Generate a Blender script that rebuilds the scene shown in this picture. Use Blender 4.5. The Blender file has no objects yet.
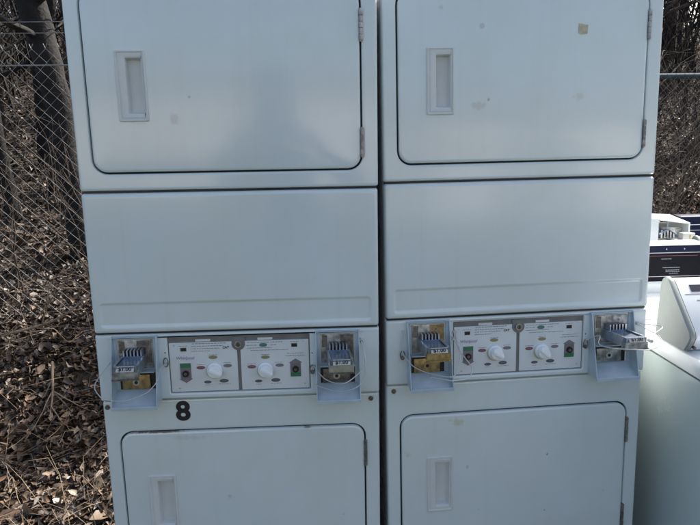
import bpy, bmesh, math, random
import numpy as np
from math import sin, cos, pi, radians
from mathutils import Vector, Matrix, Euler, noise as mnoise

# ------------------------------------------------------------------ camera, sky, sun
scene = bpy.context.scene
COL = scene.collection
W = 0.686                       # cabinet width
G0 = -0.15                      # ground level under the machines
CAM = Vector((0.552, -1.4337, 1.3007))
cd = bpy.data.cameras.new('camera'); cam = bpy.data.objects.new('camera', cd); COL.objects.link(cam)
cam.matrix_world = (Matrix.Translation(CAM) @ Matrix.Rotation(radians(-2.587), 4, 'Z')
                    @ Matrix.Rotation(radians(90 - 10.942), 4, 'X') @ Matrix.Rotation(radians(-0.947), 4, 'Z'))
cd.sensor_width = 36; cd.lens = 36 * 611.94 / 700; cd.clip_start = 0.02; cd.clip_end = 1500
scene.camera = cam
SUN_AZ, SUN_EL = radians(50), radians(44)      # azimuth from +Y towards +X
world = bpy.data.worlds.new('World'); scene.world = world; world.use_nodes = True
wt = world.node_tree; wt.nodes.clear()
wo = wt.nodes.new('ShaderNodeOutputWorld'); bg = wt.nodes.new('ShaderNodeBackground'); sk = wt.nodes.new('ShaderNodeTexSky')
sk.sky_type = 'NISHITA'; sk.sun_disc = False; sk.sun_elevation = SUN_EL; sk.sun_rotation = SUN_AZ; sk.dust_density = 4.0; sk.ozone_density = 0.6; sk.air_density = 1.0
bg.inputs['Strength'].default_value = 0.10
wt.links.new(sk.outputs[0], bg.inputs['Color']); wt.links.new(bg.outputs[0], wo.inputs['Surface'])
sd = bpy.data.lights.new('sun', 'SUN'); sun = bpy.data.objects.new('sun', sd); COL.objects.link(sun)
sd.energy = 4.2; sd.angle = radians(0.53); sd.color = (1.0, 0.94, 0.86)
sdir = Vector((sin(SUN_AZ) * cos(SUN_EL), cos(SUN_AZ) * cos(SUN_EL), sin(SUN_EL)))
sun.rotation_euler = sdir.to_track_quat('Z', 'Y').to_euler()
sun.location = (4, 4, 6)
scene.view_settings.view_transform = 'Standard'; scene.view_settings.look = 'None'
scene.view_settings.gamma = 1.0; scene.view_settings.exposure = 1.32
scene.render.engine = 'CYCLES'

# ------------------------------------------------------------------ materials
def nodes_of(m):
    m.use_nodes = True
    nt = m.node_tree; b = nt.nodes['Principled BSDF']
    return nt, b
def mat(name, col, rough=0.5, metal=0.0, var=0.0, scale=20, bump=0.0, bscale=60, col2=None, spec=0.5, coords='Object'):
    m = bpy.data.materials.new(name); nt, b = nodes_of(m)
    b.inputs['Base Color'].default_value = (*col, 1); b.inputs['Roughness'].default_value = rough
    b.inputs['Metallic'].default_value = metal; b.inputs['Specular IOR Level'].default_value = spec
    tc = nt.nodes.new('ShaderNodeTexCoord')
    if var or col2:
        n = nt.nodes.new('ShaderNodeTexNoise'); n.inputs['Scale'].default_value = scale; n.inputs['Detail'].default_value = 6
        nt.links.new(tc.outputs[coords], n.inputs['Vector'])
        r = nt.nodes.new('ShaderNodeValToRGB')
        c2 = col2 or tuple(min(1, c * (1 + var)) for c in col); c1 = col if col2 else tuple(c * (1 - var) for c in col)
        r.color_ramp.elements[0].position = 0.35; r.color_ramp.elements[1].position = 0.68
        r.color_ramp.elements[0].color = (*c1, 1); r.color_ramp.elements[1].color = (*c2, 1)
        nt.links.new(n.outputs['Fac'], r.inputs['Fac']); nt.links.new(r.outputs['Color'], b.inputs['Base Color'])
    if bump:
        n2 = nt.nodes.new('ShaderNodeTexNoise'); n2.inputs['Scale'].default_value = bscale; n2.inputs['Detail'].default_value = 5
        nt.links.new(tc.outputs[coords], n2.inputs['Vector'])
        bp = nt.nodes.new('ShaderNodeBump'); bp.inputs['Strength'].default_value = bump; bp.inputs['Distance'].default_value = 0.01
        nt.links.new(n2.outputs['Fac'], bp.inputs['Height']); nt.links.new(bp.outputs['Normal'], b.inputs['Normal'])
    return m

def enamel(name, col, rough=0.12, grime=0.6, spots=()):
    """white baked enamel: slight waviness, faint film of dirt, tiny rust flecks, optional stains at given places"""
    m = bpy.data.materials.new(name); nt, b = nodes_of(m); N = nt.nodes; L = nt.links
    tc = N.new('ShaderNodeTexCoord')
    n = N.new('ShaderNodeTexNoise'); n.inputs['Scale'].default_value = 3.2; n.inputs['Detail'].default_value = 7; n.inputs['Roughness'].default_value = .62
    L.new(tc.outputs['Object'], n.inputs['Vector'])
    r = N.new('ShaderNodeValToRGB'); r.color_ramp.elements[0].position = .42; r.color_ramp.elements[1].position = .78
    r.color_ramp.elements[0].color = (0, 0, 0, 1); r.color_ramp.elements[1].color = (grime, grime, grime, 1)
    L.new(n.outputs['Fac'], r.inputs['Fac'])
    mx = N.new('ShaderNodeMixRGB'); mx.inputs['Color1'].default_value = (*col, 1)
    mx.inputs['Color2'].default_value = (col[0] * .86, col[1] * .84, col[2] * .79, 1)
    L.new(r.outputs['Color'], mx.inputs['Fac'])
    # rust flecks
    n3 = N.new('ShaderNodeTexNoise'); n3.inputs['Scale'].default_value = 55; n3.inputs['Detail'].default_value = 2
    L.new(tc.outputs['Object'], n3.inputs['Vector'])
    r3 = N.new('ShaderNodeValToRGB'); r3.color_ramp.elements[0].position = .785; r3.color_ramp.elements[1].position = .82
    r3.color_ramp.elements[0].color = (0, 0, 0, 1); r3.color_ramp.elements[1].color = (.6, .6, .6, 1)
    L.new(n3.outputs['Fac'], r3.inputs['Fac'])
    mx2 = N.new('ShaderNodeMixRGB'); mx2.inputs['Color2'].default_value = (.28, .22, .16, 1)
    L.new(mx.outputs[0], mx2.inputs['Color1']); L.new(r3.outputs['Color'], mx2.inputs['Fac'])
    mps = N.new('ShaderNodeMapping'); mps.inputs['Scale'].default_value = (34, 1, 1.6); L.new(tc.outputs['Object'], mps.inputs['Vector'])
    ns = N.new('ShaderNodeTexNoise'); ns.inputs['Scale'].default_value = 1.0; ns.inputs['Detail'].default_value = 4; L.new(mps.outputs[0], ns.inputs['Vector'])
    rs = N.new('ShaderNodeMapRange'); rs.inputs['From Min'].default_value = .56; rs.inputs['From Max'].default_value = .80; rs.inputs['To Max'].default_value = grime * .14; L.new(ns.outputs['Fac'], rs.inputs['Value'])
    mxs = N.new('ShaderNodeMixRGB'); mxs.inputs['Color2'].default_value = (.40, .37, .31, 1); L.new(mx2.outputs[0], mxs.inputs['Color1']); L.new(rs.outputs[0], mxs.inputs['Fac'])
    # fine scratches
    mpc = N.new('ShaderNodeMapping'); mpc.inputs['Scale'].default_value = (7, 7, 60); mpc.inputs['Rotation'].default_value = (0, .5, 0); L.new(tc.outputs['Object'], mpc.inputs['Vector'])
    nc = N.new('ShaderNodeTexNoise'); nc.inputs['Scale'].default_value = 2.2; nc.inputs['Detail'].default_value = 1; L.new(mpc.outputs[0], nc.inputs['Vector'])
    rc = N.new('ShaderNodeMapRange'); rc.inputs['From Min'].default_value = .79; rc.inputs['From Max'].default_value = .85; rc.inputs['To Max'].default_value = .0; L.new(nc.outputs['Fac'], rc.inputs['Value'])
    mxc = N.new('ShaderNodeMixRGB'); mxc.inputs['Color2'].default_value = (.42, .40, .36, 1); L.new(mxs.outputs[0], mxc.inputs['Color1']); L.new(rc.outputs[0], mxc.inputs['Fac'])
    last = mxc.outputs[0]
    sep = None
    for (sx, sz, rx, rz, c, a) in spots:
        if sep is None:
            nz = N.new('ShaderNodeTexNoise'); nz.inputs['Scale'].default_value = 90; nz.inputs['Detail'].default_value = 3
            L.new(tc.outputs['Object'], nz.inputs['Vector']); sep = True
        mp = N.new('ShaderNodeMapping'); mp.vector_type = 'POINT'
        mp.inputs['Scale'].default_value = (1 / rx, 0, 1 / rz); mp.inputs['Location'].default_value = (-sx / rx, 0, -(sz - G0) / rz)
        L.new(tc.outputs['Object'], mp.inputs['Vector'])
        ln = N.new('ShaderNodeVectorMath'); ln.operation = 'LENGTH'; L.new(mp.outputs[0], ln.inputs[0])
        ad = N.new('ShaderNodeMath'); ad.operation = 'MULTIPLY_ADD'; ad.inputs[1].default_value = 2.4; L.new(nz.outputs['Fac'], ad.inputs[0]); L.new(ln.outputs['Value'], ad.inputs[2])
        mr = N.new('ShaderNodeMapRange'); mr.inputs['From Min'].default_value = 2.3; mr.inputs['From Max'].default_value = 1.7
        mr.inputs['To Min'].default_value = 0; mr.inputs['To Max'].default_value = a; L.new(ad.outputs[0], mr.inputs['Value'])
        mm = N.new('ShaderNodeMixRGB'); mm.inputs['Color2'].default_value = (*c, 1); L.new(last, mm.inputs['Color1']); L.new(mr.outputs[0], mm.inputs['Fac'])
        last = mm.outputs[0]
    L.new(last, b.inputs['Base Color']); b.inputs['IOR'].default_value = 1.78
    mrr = N.new('ShaderNodeMapRange'); mrr.inputs['From Min'].default_value = .3; mrr.inputs['From Max'].default_value = .75
    mrr.inputs['To Min'].default_value = rough * .8; mrr.inputs['To Max'].default_value = rough * 1.7
    L.new(n.outputs['Fac'], mrr.inputs['Value']); L.new(mrr.outputs[0], b.inputs['Roughness'])
    nb = N.new('ShaderNodeTexNoise'); nb.inputs['Scale'].default_value = 2.2; nb.inputs['Detail'].default_value = 1
    L.new(tc.outputs['Object'], nb.inputs['Vector'])
    bp = N.new('ShaderNodeBump'); bp.inputs['Strength'].default_value = .3; bp.inputs['Distance'].default_value = .004
    L.new(nb.outputs['Fac'], bp.inputs['Height']); L.new(bp.outputs[0], b.inputs['Normal'])
    return m

M = {}
M['enamel'] = enamel('enamel_white', (.69, .765, .775))
_tan = (.56, .50, .38)
M['enamel_door_r'] = enamel('enamel_stained', (.69, .765, .775), spots=[
    (.238 - W / 2, 1.559, .006, .007, (.42, .40, .36), .5), (.232 - W / 2, 1.378, .018, .009, (.50, .47, .38), .45), (.255 - W / 2, 1.392, .004, .004, (.3, .28, .25), .7),
    (.478 - W / 2, 1.395, .014, .010, (.52, .49, .40), .4), (.14 - W / 2, 1.60, .006, .005, _tan, .5)])
M['enamel_door_l'] = enamel('enamel_scuffed', (.69, .765, .775), spots=[(.226 - W / 2, 1.362, .010, .012, (.42, .41, .40), .38), (.262 - W / 2, 1.41, .003, .003, (.35, .33, .3), .6)])
M['enamel_low_l'] = enamel('enamel_rust_edge', (.69, .765, .775), spots=[(.13 - W / 2, .6015, .070, .0022, (.16, .10, .06), .8), (.50 - W / 2, .6005, .012, .002, (.2, .13, .08), .7), (.20 - W / 2, .585, .05, .006, (.52, .48, .42), .3), (.30 - W / 2, .42, .006, .006, (.45, .43, .4), .5)])
M['enamel_low_r'] = enamel('enamel_yellow_stain', (.69, .765, .775), spots=[
    (.187 - W / 2, .578, .017, .010, (.55, .53, .36), .6), (.165 - W / 2, .584, .008, .005, (.58, .57, .45), .45), (.052 - W / 2, .497, .010, .008, (.54, .52, .38), .5),
    (.212 - W / 2, .452, .004, .006, (.45, .4, .32), .5), (.43 - W / 2, .47, .003, .004, (.3, .25, .2), .8)])
M['enamel_body'] = enamel('enamel_side', (.68, .71, .72), rough=.25)
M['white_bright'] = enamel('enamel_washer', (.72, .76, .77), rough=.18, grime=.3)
M['plate'] = mat('plate_print_white', (.70, .735, .74), .38, var=.05, scale=14)
M['band'] = mat('bezel_grey', (.20, .20, .205), .45, metal=.2, var=.12, scale=30)
M['knob'] = mat('knob_white', (.84, .88, .89), .3)
M['olive'] = mat('print_olive', (.30, .28, .10), .5)
M['red'] = mat('print_red', (.26, .10, .12), .5)
M['greyp'] = mat('print_grey', (.22, .19, .21), .5)
M['dkp'] = mat('print_dark', (.10, .11, .14), .5)
M['greenp'] = mat('print_green', (.035, .19, .09), .5)
M['tealp'] = mat('print_teal', (.07, .21, .17), .5)
M['purp'] = mat('print_purple', (.33, .28, .42), .5)
M['textp'] = mat('print_faint', (.17, .175, .20), .5)
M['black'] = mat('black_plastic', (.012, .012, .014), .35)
M['blackp'] = mat('black_paint', (.015, .015, .017), .45)
M['steel'] = mat('steel_bright', (.62, .64, .67), .28, metal=1.0, var=.12, scale=80)
M['bluesteel'] = mat('steel_blued', (.24, .29, .36), .30, metal=.85, var=.25, scale=60)
M['dsteel'] = mat('steel_dark', (.20, .19, .18), .42, metal=.85, var=.35, scale=120)
M['brass'] = mat('brass_worn', (.38, .28, .14), .42, metal=.75, var=.35, scale=90)
M['hous'] = mat('meter_housing_paint', (.45, .54, .60), .36, var=.10, scale=24, bump=.05, bscale=90)
M['inner'] = mat('meter_inner_plate', (.34, .36, .36), .35, metal=.6, var=.5, scale=70)
M['wire'] = mat('cable_coated', (.52, .53, .54), .35, metal=.2)
M['hinge'] = mat('hinge_tarnished', (.30, .30, .30), .35, metal=.85, var=.35, scale=90)
M['bezelw'] = mat('handle_plastic', (.655, .68, .675), .42, var=.03, scale=30)
M['label'] = mat('label_cream', (.50, .49, .45), .5)
M['tape'] = mat('masking_tape', (.52, .48, .36), .75, var=.14, scale=90, bump=.2, bscale=300)
M['navy'] = mat('console_navy', (.005, .009, .030), .45, spec=.2)
M['blk'] = mat('console_black', (.005, .005, .008), .5, spec=.15)
M['silver'] = mat('trim_silver', (.55, .56, .60), .3, metal=.8)
M['textw'] = mat('print_white', (.36, .36, .40), .5)
M['bark'] = mat('bark_dark', (.007, .006, .0055), .9, var=.5, scale=14, bump=1.0, bscale=35)
M['bark2'] = mat('bark_brown', (.055, .038, .028), .9, var=.45, scale=18, bump=.9, bscale=45)
M['twig'] = mat('twig_grey', (.07, .052, .038), .85, var=.5, scale=9)
M['twigp'] = mat('twig_pale', (.19, .145, .10), .8, var=.4, scale=12)
M['galv'] = mat('galvanised', (.27, .27, .265), .55, metal=.5, var=.2, scale=50)
M['pipe'] = mat('pipe_bluegreen', (.05, .075, .085), .75, metal=.2, var=.2, scale=20)
M['wood'] = mat('branch_wood', (.20, .155, .11), .85, var=.4, scale=25, bump=.6, bscale=60)

def soil_mat(name, c1, c2, c3, s=7):
    m = bpy.data.materials.new(name); nt, b = nodes_of(m); N = nt.nodes; L = nt.links
    tc = N.new('ShaderNodeTexCoord')
    v = N.new('ShaderNodeTexVoronoi'); v.inputs['Scale'].default_value = s * 4; L.new(tc.outputs['Object'], v.inputs['Vector'])
    n = N.new('ShaderNodeTexNoise'); n.inputs['Scale'].default_value = s; n.inputs['Detail'].default_value = 8; L.new(tc.outputs['Object'], n.inputs['Vector'])
    r = N.new('ShaderNodeValToRGB'); r.color_ramp.elements[0].color = (*c1, 1); r.color_ramp.elements[1].color = (*c3, 1)
    e = r.color_ramp.elements.new(.5); e.color = (*c2, 1)
    mx = N.new('ShaderNodeMixRGB'); mx.inputs['Fac'].default_value = .45
    L.new(n.outputs['Fac'], mx.inputs['Color1']); L.new(v.outputs['Color'], mx.inputs['Color2'])
    L.new(mx.outputs[0], r.inputs['Fac']); L.new(r.outputs[0], b.inputs['Base Color']); b.inputs['Roughness'].default_value = .95
    bp = N.new('ShaderNodeBump'); bp.inputs['Strength'].default_value = .9; bp.inputs['Distance'].default_value = .03
    L.new(v.outputs['Distance'], bp.inputs['Height']); L.new(bp.outputs[0], b.inputs['Normal'])
    return m
M['soil'] = soil_mat('leafy_soil', (.014, .010, .007), (.036, .026, .017), (.09, .066, .042))
M['yard'] = soil_mat('yard_grass', (.010, .015, .007), (.022, .032, .014), (.045, .052, .026), 9)
def leaf_mat():
    m = bpy.data.materials.new('dead_leaf'); nt, b = nodes_of(m)
    a = nt.nodes.new('ShaderNodeAttribute'); a.attribute_name = 'tint'
    nt.links.new(a.outputs['Color'], b.inputs['Base Color']); b.inputs['Roughness'].default_value = .55
    return m
M['leaf'] = leaf_mat()

# ------------------------------------------------------------------ mesh helpers
def link(name, me, mats, parent=None, sharp=32, **props):
    o = bpy.data.objects.new(name, me); COL.objects.link(o)
    if not isinstance(mats, (list, tuple)): mats = [mats]
    for m in mats: me.materials.append(m)
    if sharp is not None:
        me.polygons.foreach_set('use_smooth', [True] * len(me.polygons)); me.set_sharp_from_angle(angle=radians(sharp))
    if parent: o.parent = parent
    for k, v in props.items(): o[k] = v
    return o
class MB:
    """collects polygons (with a material index) for ONE mesh"""
    def __init__(s, off=(0, 0, 0)): s.v = []; s.f = []; s.mi = []; s.off = off; s.cur = 0
    def poly(s, pts, idx):
        b = len(s.v); s.v += [(p[0] + s.off[0], p[1] + s.off[1], p[2] + s.off[2]) for p in pts]
        for f in idx: s.f.append([b + i for i in f]); s.mi.append(s.cur)
    def mat(s, i): s.cur = i; return s
    def box(s, x0, x1, y0, y1, z0, z1, bev=0.0, T=None):
        if bev <= 0:
            pts = [(x, y, z) for x in (x0, x1) for y in (y0, y1) for z in (z0, z1)]
            fs = [(0, 1, 3, 2), (4, 6, 7, 5), (0, 4, 5, 1), (2, 3, 7, 6), (0, 2, 6, 4), (1, 5, 7, 3)]
        else:
            bm = bmesh.new(); bmesh.ops.create_cube(bm, size=1)
            for v in bm.verts: v.co = Vector(((x0 + x1) / 2 + v.co.x * (x1 - x0), (y0 + y1) / 2 + v.co.y * (y1 - y0), (z0 + z1) / 2 + v.co.z * (z1 - z0)))
            bmesh.ops.bevel(bm, geom=list(bm.edges), offset=bev, segments=2, profile=.6, affect='EDGES')
            bm.verts.index_update(); pts = [tuple(v.co) for v in bm.verts]; fs = [[v.index for v in f.verts] for f in bm.faces]; bm.free()
        if T is not None: pts = [tuple(T @ Vector(p)) for p in pts]
        s.poly(pts, fs); return s
    def rings(s, rings, cap0=False, cap1=True):
        n = len(rings[0]); pts = [p for r in rings for p in r]; fs = []
        for k in range(len(rings) - 1):
            for i in range(n):
                j = (i + 1) % n; fs.append((k * n + i, k * n + j, (k + 1) * n + j, (k + 1) * n + i))
        if cap0: fs.append(tuple(reversed(range(n))))
        if cap1: fs.append(tuple((len(rings) - 1) * n + i for i in range(n)))
        s.poly(pts, fs); return s
    def tube(s, pts, rad, sides=6, cap=True):
        pts = [Vector(p) for p in pts]; n = len(pts)
        if not hasattr(rad, '__len__'): rad = [rad] * n
        rs = []; up = None
        for i, p in enumerate(pts):
            d = (pts[min(i + 1, n - 1)] - pts[max(i - 1, 0)])
            if d.length < 1e-9: d = Vector((0, 0, 1))
            d.normalize()
            if up is None: up = d.orthogonal().normalized()
            up = (up - d * up.dot(d))
            up = up.normalized() if up.length > 1e-6 else d.orthogonal().normalized()
            q = d.cross(up)
            rs.append([tuple(p + (up * cos(2 * pi * k / sides) + q * sin(2 * pi * k / sides)) * rad[i]) for k in range(sides)])
        return s.rings(rs, cap0=cap, cap1=cap)
    def disc(s, u, z, ru, rz, y0, y1, n=20):       # short elliptical puck facing -y
        a = [(u + ru * cos(2 * pi * k / n), y0, z + rz * sin(2 * pi * k / n)) for k in range(n)]
        b = [(u + ru * cos(2 * pi * k / n), y1, z + rz * sin(2 * pi * k / n)) for k in range(n)]
        return s.rings([b, a])
    def prism(s, outline, x0, x1):                 # outline in (y,z), extruded along x
        n = len(outline); pts = [(x0, y, z) for y, z in outline] + [(x1, y, z) for y, z in outline]
        fs = [tuple(range(n)), tuple(reversed(range(n, 2 * n)))] + [(i, i + n, (i + 1) % n + n, (i + 1) % n) for i in range(n)]
        s.poly(pts, fs); return s
    def build(s, name, mats, parent=None, sharp=32, fix=True, **props):
        me = bpy.data.meshes.new(name); me.from_pydata(s.v, [], s.f)
        me.polygons.foreach_set('material_index', s.mi)
        if fix:
            bm = bmesh.new(); bm.from_mesh(me); bmesh.ops.recalc_face_normals(bm, faces=bm.faces); bm.to_mesh(me); bm.free()
        me.update()
        return link(name, me, mats, parent, sharp, **props)
def rr(x0, x1, z0, z1, r, y, n=6):
    """rounded rectangle loop in the x-z plane"""
    r = min(r, (x1 - x0) / 2 - 1e-5, (z1 - z0) / 2 - 1e-5); out = []
    for cx, cz, a0 in ((x1 - r, z1 - r, 0), (x0 + r, z1 - r, pi / 2), (x0 + r, z0 + r, pi), (x1 - r, z0 + r, 3 * pi / 2)):
        for k in range(n + 1): a = a0 + pi / 2 * k / n; out.append((cx + r * cos(a), y, cz + r * sin(a)))
    return out
def ri(box, ins, r, y):
    x0, x1, z0, z1 = box; return rr(x0 + ins, x1 - ins, z0 + ins, z1 - ins, max(r - ins, .0008), y)
def smooth_path(pts, sub=6):
    P = [Vector(p) for p in pts]; out = []
    for i in range(len(P) - 1):
        a, b, c, d = P[max(i - 1, 0)], P[i], P[i + 1], P[min(i + 2, len(P) - 1)]
        for k in range(sub):
            t = k / sub
            out.append(.5 * ((2 * b) + (c - a) * t + (2 * a - 5 * b + 4 * c - d) * t * t + (3 * b - a - 3 * c + d) * t ** 3))
    return out + [P[-1]]
def empty(name, loc, label, cat, group=None, rz=0):
    o = bpy.data.objects.new(name, None); COL.objects.link(o); o.location = loc; o.rotation_euler = (0, 0, rz)
    o['label'] = label; o['category'] = cat
    if group: o['group'] = group
    return o
def text_mesh(body, size, ext=.0004, bold=0.0, align='CENTER', sx=1.0, shear=0):
    """vertices/faces of some lettering standing in x-z facing -y, centred at 0"""
    cu = bpy.data.curves.new('t', 'FONT'); cu.body = body; cu.size = size; cu.extrude = ext; cu.offset = bold
    cu.align_x = align; cu.align_y = 'CENTER'; cu.resolution_u = 4; cu.shear = shear
    o = bpy.data.objects.new('t', cu); COL.objects.link(o)
    dg = bpy.context.evaluated_depsgraph_get(); me = bpy.data.meshes.new_from_object(o.evaluated_get(dg))
    v = [(p.co.x * sx, -p.co.z, p.co.y) for p in me.vertices]; f = [list(p.vertices) for p in me.polygons]
    bpy.data.objects.remove(o); bpy.data.curves.remove(cu); bpy.data.meshes.remove(me)
    return v, f
def add_text(mb, body, size, pos, T=None, **k):
    v, f = text_mesh(body, size, **k)
    if T is None: v = [(a + pos[0], b + pos[1], c + pos[2]) for a, b, c in v]
    else: v = [tuple(T @ Vector(p)) for p in v]
    mb.poly(v, f)

# ------------------------------------------------------------------ terrain
def sstep(a, b, x):
    t = max(0., min(1., (x - a) / (b - a))); return t * t * (3 - 2 * t)
def H(x, y, fine=True):
    s = 1.35 * sstep(-.2, 1.2, x); yy = y - s
    h = G0 + .40 * sstep(.95, 2.4, yy)
    h += .34 * max(0, min(yy, 14.5) - 2.3) - .14 * max(0, min(yy, 3.0) - 2.3)
    if fine and yy > .9:
        k = sstep(.9, 3, yy)
        h += k * (.10 * mnoise.noise(Vector((x * .8, y * .8, 3))) + .035 * mnoise.noise(Vector((x * 3.1, y * 3.1, 9))))
    elif fine: h += .010 * sstep(.2, .9, yy) * mnoise.noise(Vector((x * 3, y * 3, 1)))
    return h
def make_ground():
    xs = sorted(set([-400, -200, -100, -60, -40, -30, -22, -17] + [round(-14 + .35 * i, 3) for i in range(81)] + [17, 22, 30, 40, 60, 100, 200, 400]))
    ys = sorted(set([-400, -200, -100, -60, -40, -25, -15, -10, -6, -4, -3, -2] + [round(-1.5 + .25 * i, 3) for i in range(80)] + [20, 22, 26, 32, 45, 70, 120, 250, 400]))
    v = [(x, y, H(x, y)) for y in ys for x in xs]; n = len(xs)
    f = [(j * n + i, j * n + i + 1, (j + 1) * n + i + 1, (j + 1) * n + i) for j in range(len(ys) - 1) for i in range(n - 1)]
    me = bpy.data.meshes.new('ground'); me.from_pydata(v, [], f); me.update()
    link('ground', me, M['soil'], sharp=60, kind='structure')
make_ground()
mb = MB(); mb.poly([(-40, -60, G0 + .004), (40, -60, G0 + .004), (40, -.35, G0 + .004), (-40, -.35, G0 + .004)], [(0, 1, 2, 3)])
mb.build('yard', M['yard'], fix=False, sharp=None, kind='structure')

# ------------------------------------------------------------------ stacked dryers
S1, S2, S3 = 1.201, .862, .690
DL, DR, DB, DT = .038, .646, 1.246, 1.636          # upper door
LOW = .010                                          # the lower unit sits this much further back

def door(root, off, x0, x1, z0, z1, y, mface, hz1, hz0, hx0, hx1, hinges, label):
    """rounded slab door with a recessed pull and hinges"""
    mb = MB(off); B = (x0, x1, z0, z1); r = .030
    mb.rings([ri(B, 0, r, y + .019), ri(B, 0, r, y + .0), ri(B, .0012, r, y - .0022), ri(B, .004, r, y - .0034), ri(B, .007, r, y - .0036),
              rr(hx0 + .006, hx1 - .006, hz0 + .006, hz1 - .006, .003, y - .0036), rr(hx0 + .006, hx1 - .006, hz0 + .006, hz1 - .006, .003, y + .015)], cap0=False, cap1=False)
    d = mb.build('door', mface, root)
    if label: d['label'] = label
    mb = MB(off); mb.rings([ri(B, -.0036, r, y + .0085), ri(B, .0002, r, y + .0065), ri(B, .0002, r, y + .012), ri(B, -.0036, r, y + .012)], cap1=False); mb.build('gap_shade', M['black'], d)  # black ring laid in the door gap, standing for its shade
    f = y - .0036; A = (hx0, hx1, hz0, hz1)
    mb = MB(off)                                     # moulded pull: raised rim, groove, rim, pocket
    px0, px1, pz0, pz1 = hx0 + .0225, hx1 - .009, hz0 + .0175, hz1 - .0175
    P = (px0, px1, pz0, pz1)
    mb.rings([ri(A, 0, .004, f + .001), ri(A, 0, .004, f - .0022), ri(A, .0014, .004, f - .0034), ri(A, .0040, .004, f - .0034), ri(A, .0050, .004, f - .0012),
              ri(A, .0075, .004, f - .0012), (ri(A, .0085, .004, f - .0022)), ri(P, -.0025, .004, f - .0022), ri(P, -.0008, .003, f - .0014), ri(P, 0, .002, f + .0),
              ri(P, .0015, .002, f + .014), ri(P, .003, .002, f + .016)], cap1=True)
    mb.build('handle', M['bezelw'], d)
    for (za, zb) in hinges:
        mb = MB(off); n = 5; hh = (zb - za) / n; xc = x1 + .003
        mb.box(xc - .0045, xc + .0055, y - .0005, y + .012, za, zb)
        for k in range(n):
            zz0, zz1 = za + k * hh + .0006, za + (k + 1) * hh - .0006; rad = .0046 if k % 2 == 0 else .0041
            mb.tube([(xc, y - .004, zz0), (xc, y - .004, zz1)], rad, 10)
        mb.tube([(xc, y - .004, za - .002), (xc, y - .004, zb + .002)], .0022, 8)
        mb.build('hinge', M['hinge'], d)
    return d

def plate_printing(off, side, y, zt, zb, ua, ub, style):
    """one of the two white instruction plates; pixel-like layout units 0..1 of the plate"""
    mb = MB(off); w = ub - ua; h = zt - zb
    mats = [M['plate'], M['textp'], M['olive'], M['red'], M['greyp'], M['dkp'], M['tealp'], M['purp'], M['blackp'], M['greenp'], M['steel']]
    mb.rings([rr(ua, ub, zb, zt, .002, y + .003), rr(ua, ub, zb, zt, .002, y + .0004), rr(ua + .0006, ub - .0006, zb + .0006, zt - .0006, .002, y)])
    U = lambda fx: ua + fx * w
    Z = lambda fz: zb + fz * h
    yy = y - .0003
    def line(fx0, fx1, fz, th=.0018, m=1, seed=0):
        rnd = random.Random(int(fx0 * 999 + fz * 7777) + seed); mb.mat(m); x = U(fx0)
        while x < U(fx1):
            l = rnd.uniform(.002, .0075); x1 = min(x + l, U(fx1)); mb.box(x, x1, yy, y + .0001, Z(fz) - th / 2, Z(fz) + th / 2); x = x1 + rnd.uniform(.0010, .0020)
    def oval(fx, fz, m, ru=.0100, rz=.0038):
        mb.mat(4); mb.disc(U(fx), Z(fz), ru + .0007, rz + .0007, yy, y + .0001); mb.mat(m); mb.disc(U(fx), Z(fz), ru, rz, yy - .0003, y)
        mb.mat(1); mb.box(U(fx) - ru * .5, U(fx) + ru * .5, yy - .0005, yy, Z(fz) - .0005, Z(fz) + .0005)
    def disp(fx, fz):
        mb.mat(8); mb.box(U(fx) - .0062, U(fx) + .0062, yy - .0008, y, Z(fz) - .0036, Z(fz) + .0036)
        mb.mat(1); mb.box(U(fx) - .0074, U(fx) + .0074, yy, y, Z(fz) - .0048, Z(fz) + .0048)
    def screw(fx, fz): mb.mat(10); mb.disc(U(fx), Z(fz), .0017, .0017, y - .0008, y, 12)
    if side == 'L':
        for k, fz in enumerate((.975, .925, .875, .825)): line(.33 if k else .34, (.84, .80, .74, .60)[k], fz, .0014)
        disp(.21, .865); line(.14, .27, .935, .0010)
        mb.mat(8); add_text(mb, 'CAT', .0082, (U(.835), yy, Z(.885)), ext=.0003, bold=.0002, sx=.95, shear=.15)
        mb.mat(7); add_text(mb, 'Whirlpool', .0105, (U(.225), yy, Z(.69)), ext=.0003, bold=.0001, shear=.25)
        oval(.64, .69, 2); line(.575, .71, .74, .0012); oval(.45, .485, 3); line(.39, .51, .545, .0010); oval(.85, .51, 4); line(.79, .91, .57, .0010)
        oval(.54, .185, 5, .0085, .0031); line(.50, .58, .125, .0010); oval(.785, .20, 5, .0105, .0042); line(.70, .88, .135, .0010)
        screw(.075, .95); screw(.12, .07)
    else:
        line(.10, .42, .965, .0012); line(.44, .62, .965, .0012, seed=3); oval(.335, .91, 6, .0092, .0042); line(.09, .25, .91, .0012); line(.44, .54, .91, .0012); line(.10, .46, .855, .0012); line(.15, .70, .805, .0012)
        disp(.79, .89); line(.73, .85, .96, .0010); line(.68, .93, .725, .0010); line(.65, .95, .675, .0012)
        oval(.36, .66, 2); line(.30, .42, .715, .0010); oval(.155, .47, 3); line(.09, .22, .53, .0010); oval(.565, .485, 4, .0096, .0036); line(.50, .63, .545, .0010)
        oval(.245, .17, 5, .0085, .0031); line(.21, .28, .105, .0010); oval(.50, .18, 5, .0105, .0043); line(.42, .59, .115, .0010)
        screw(.92, .99 - .02); screw(.93, .09)
    return mb, mats, U, Z

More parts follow.
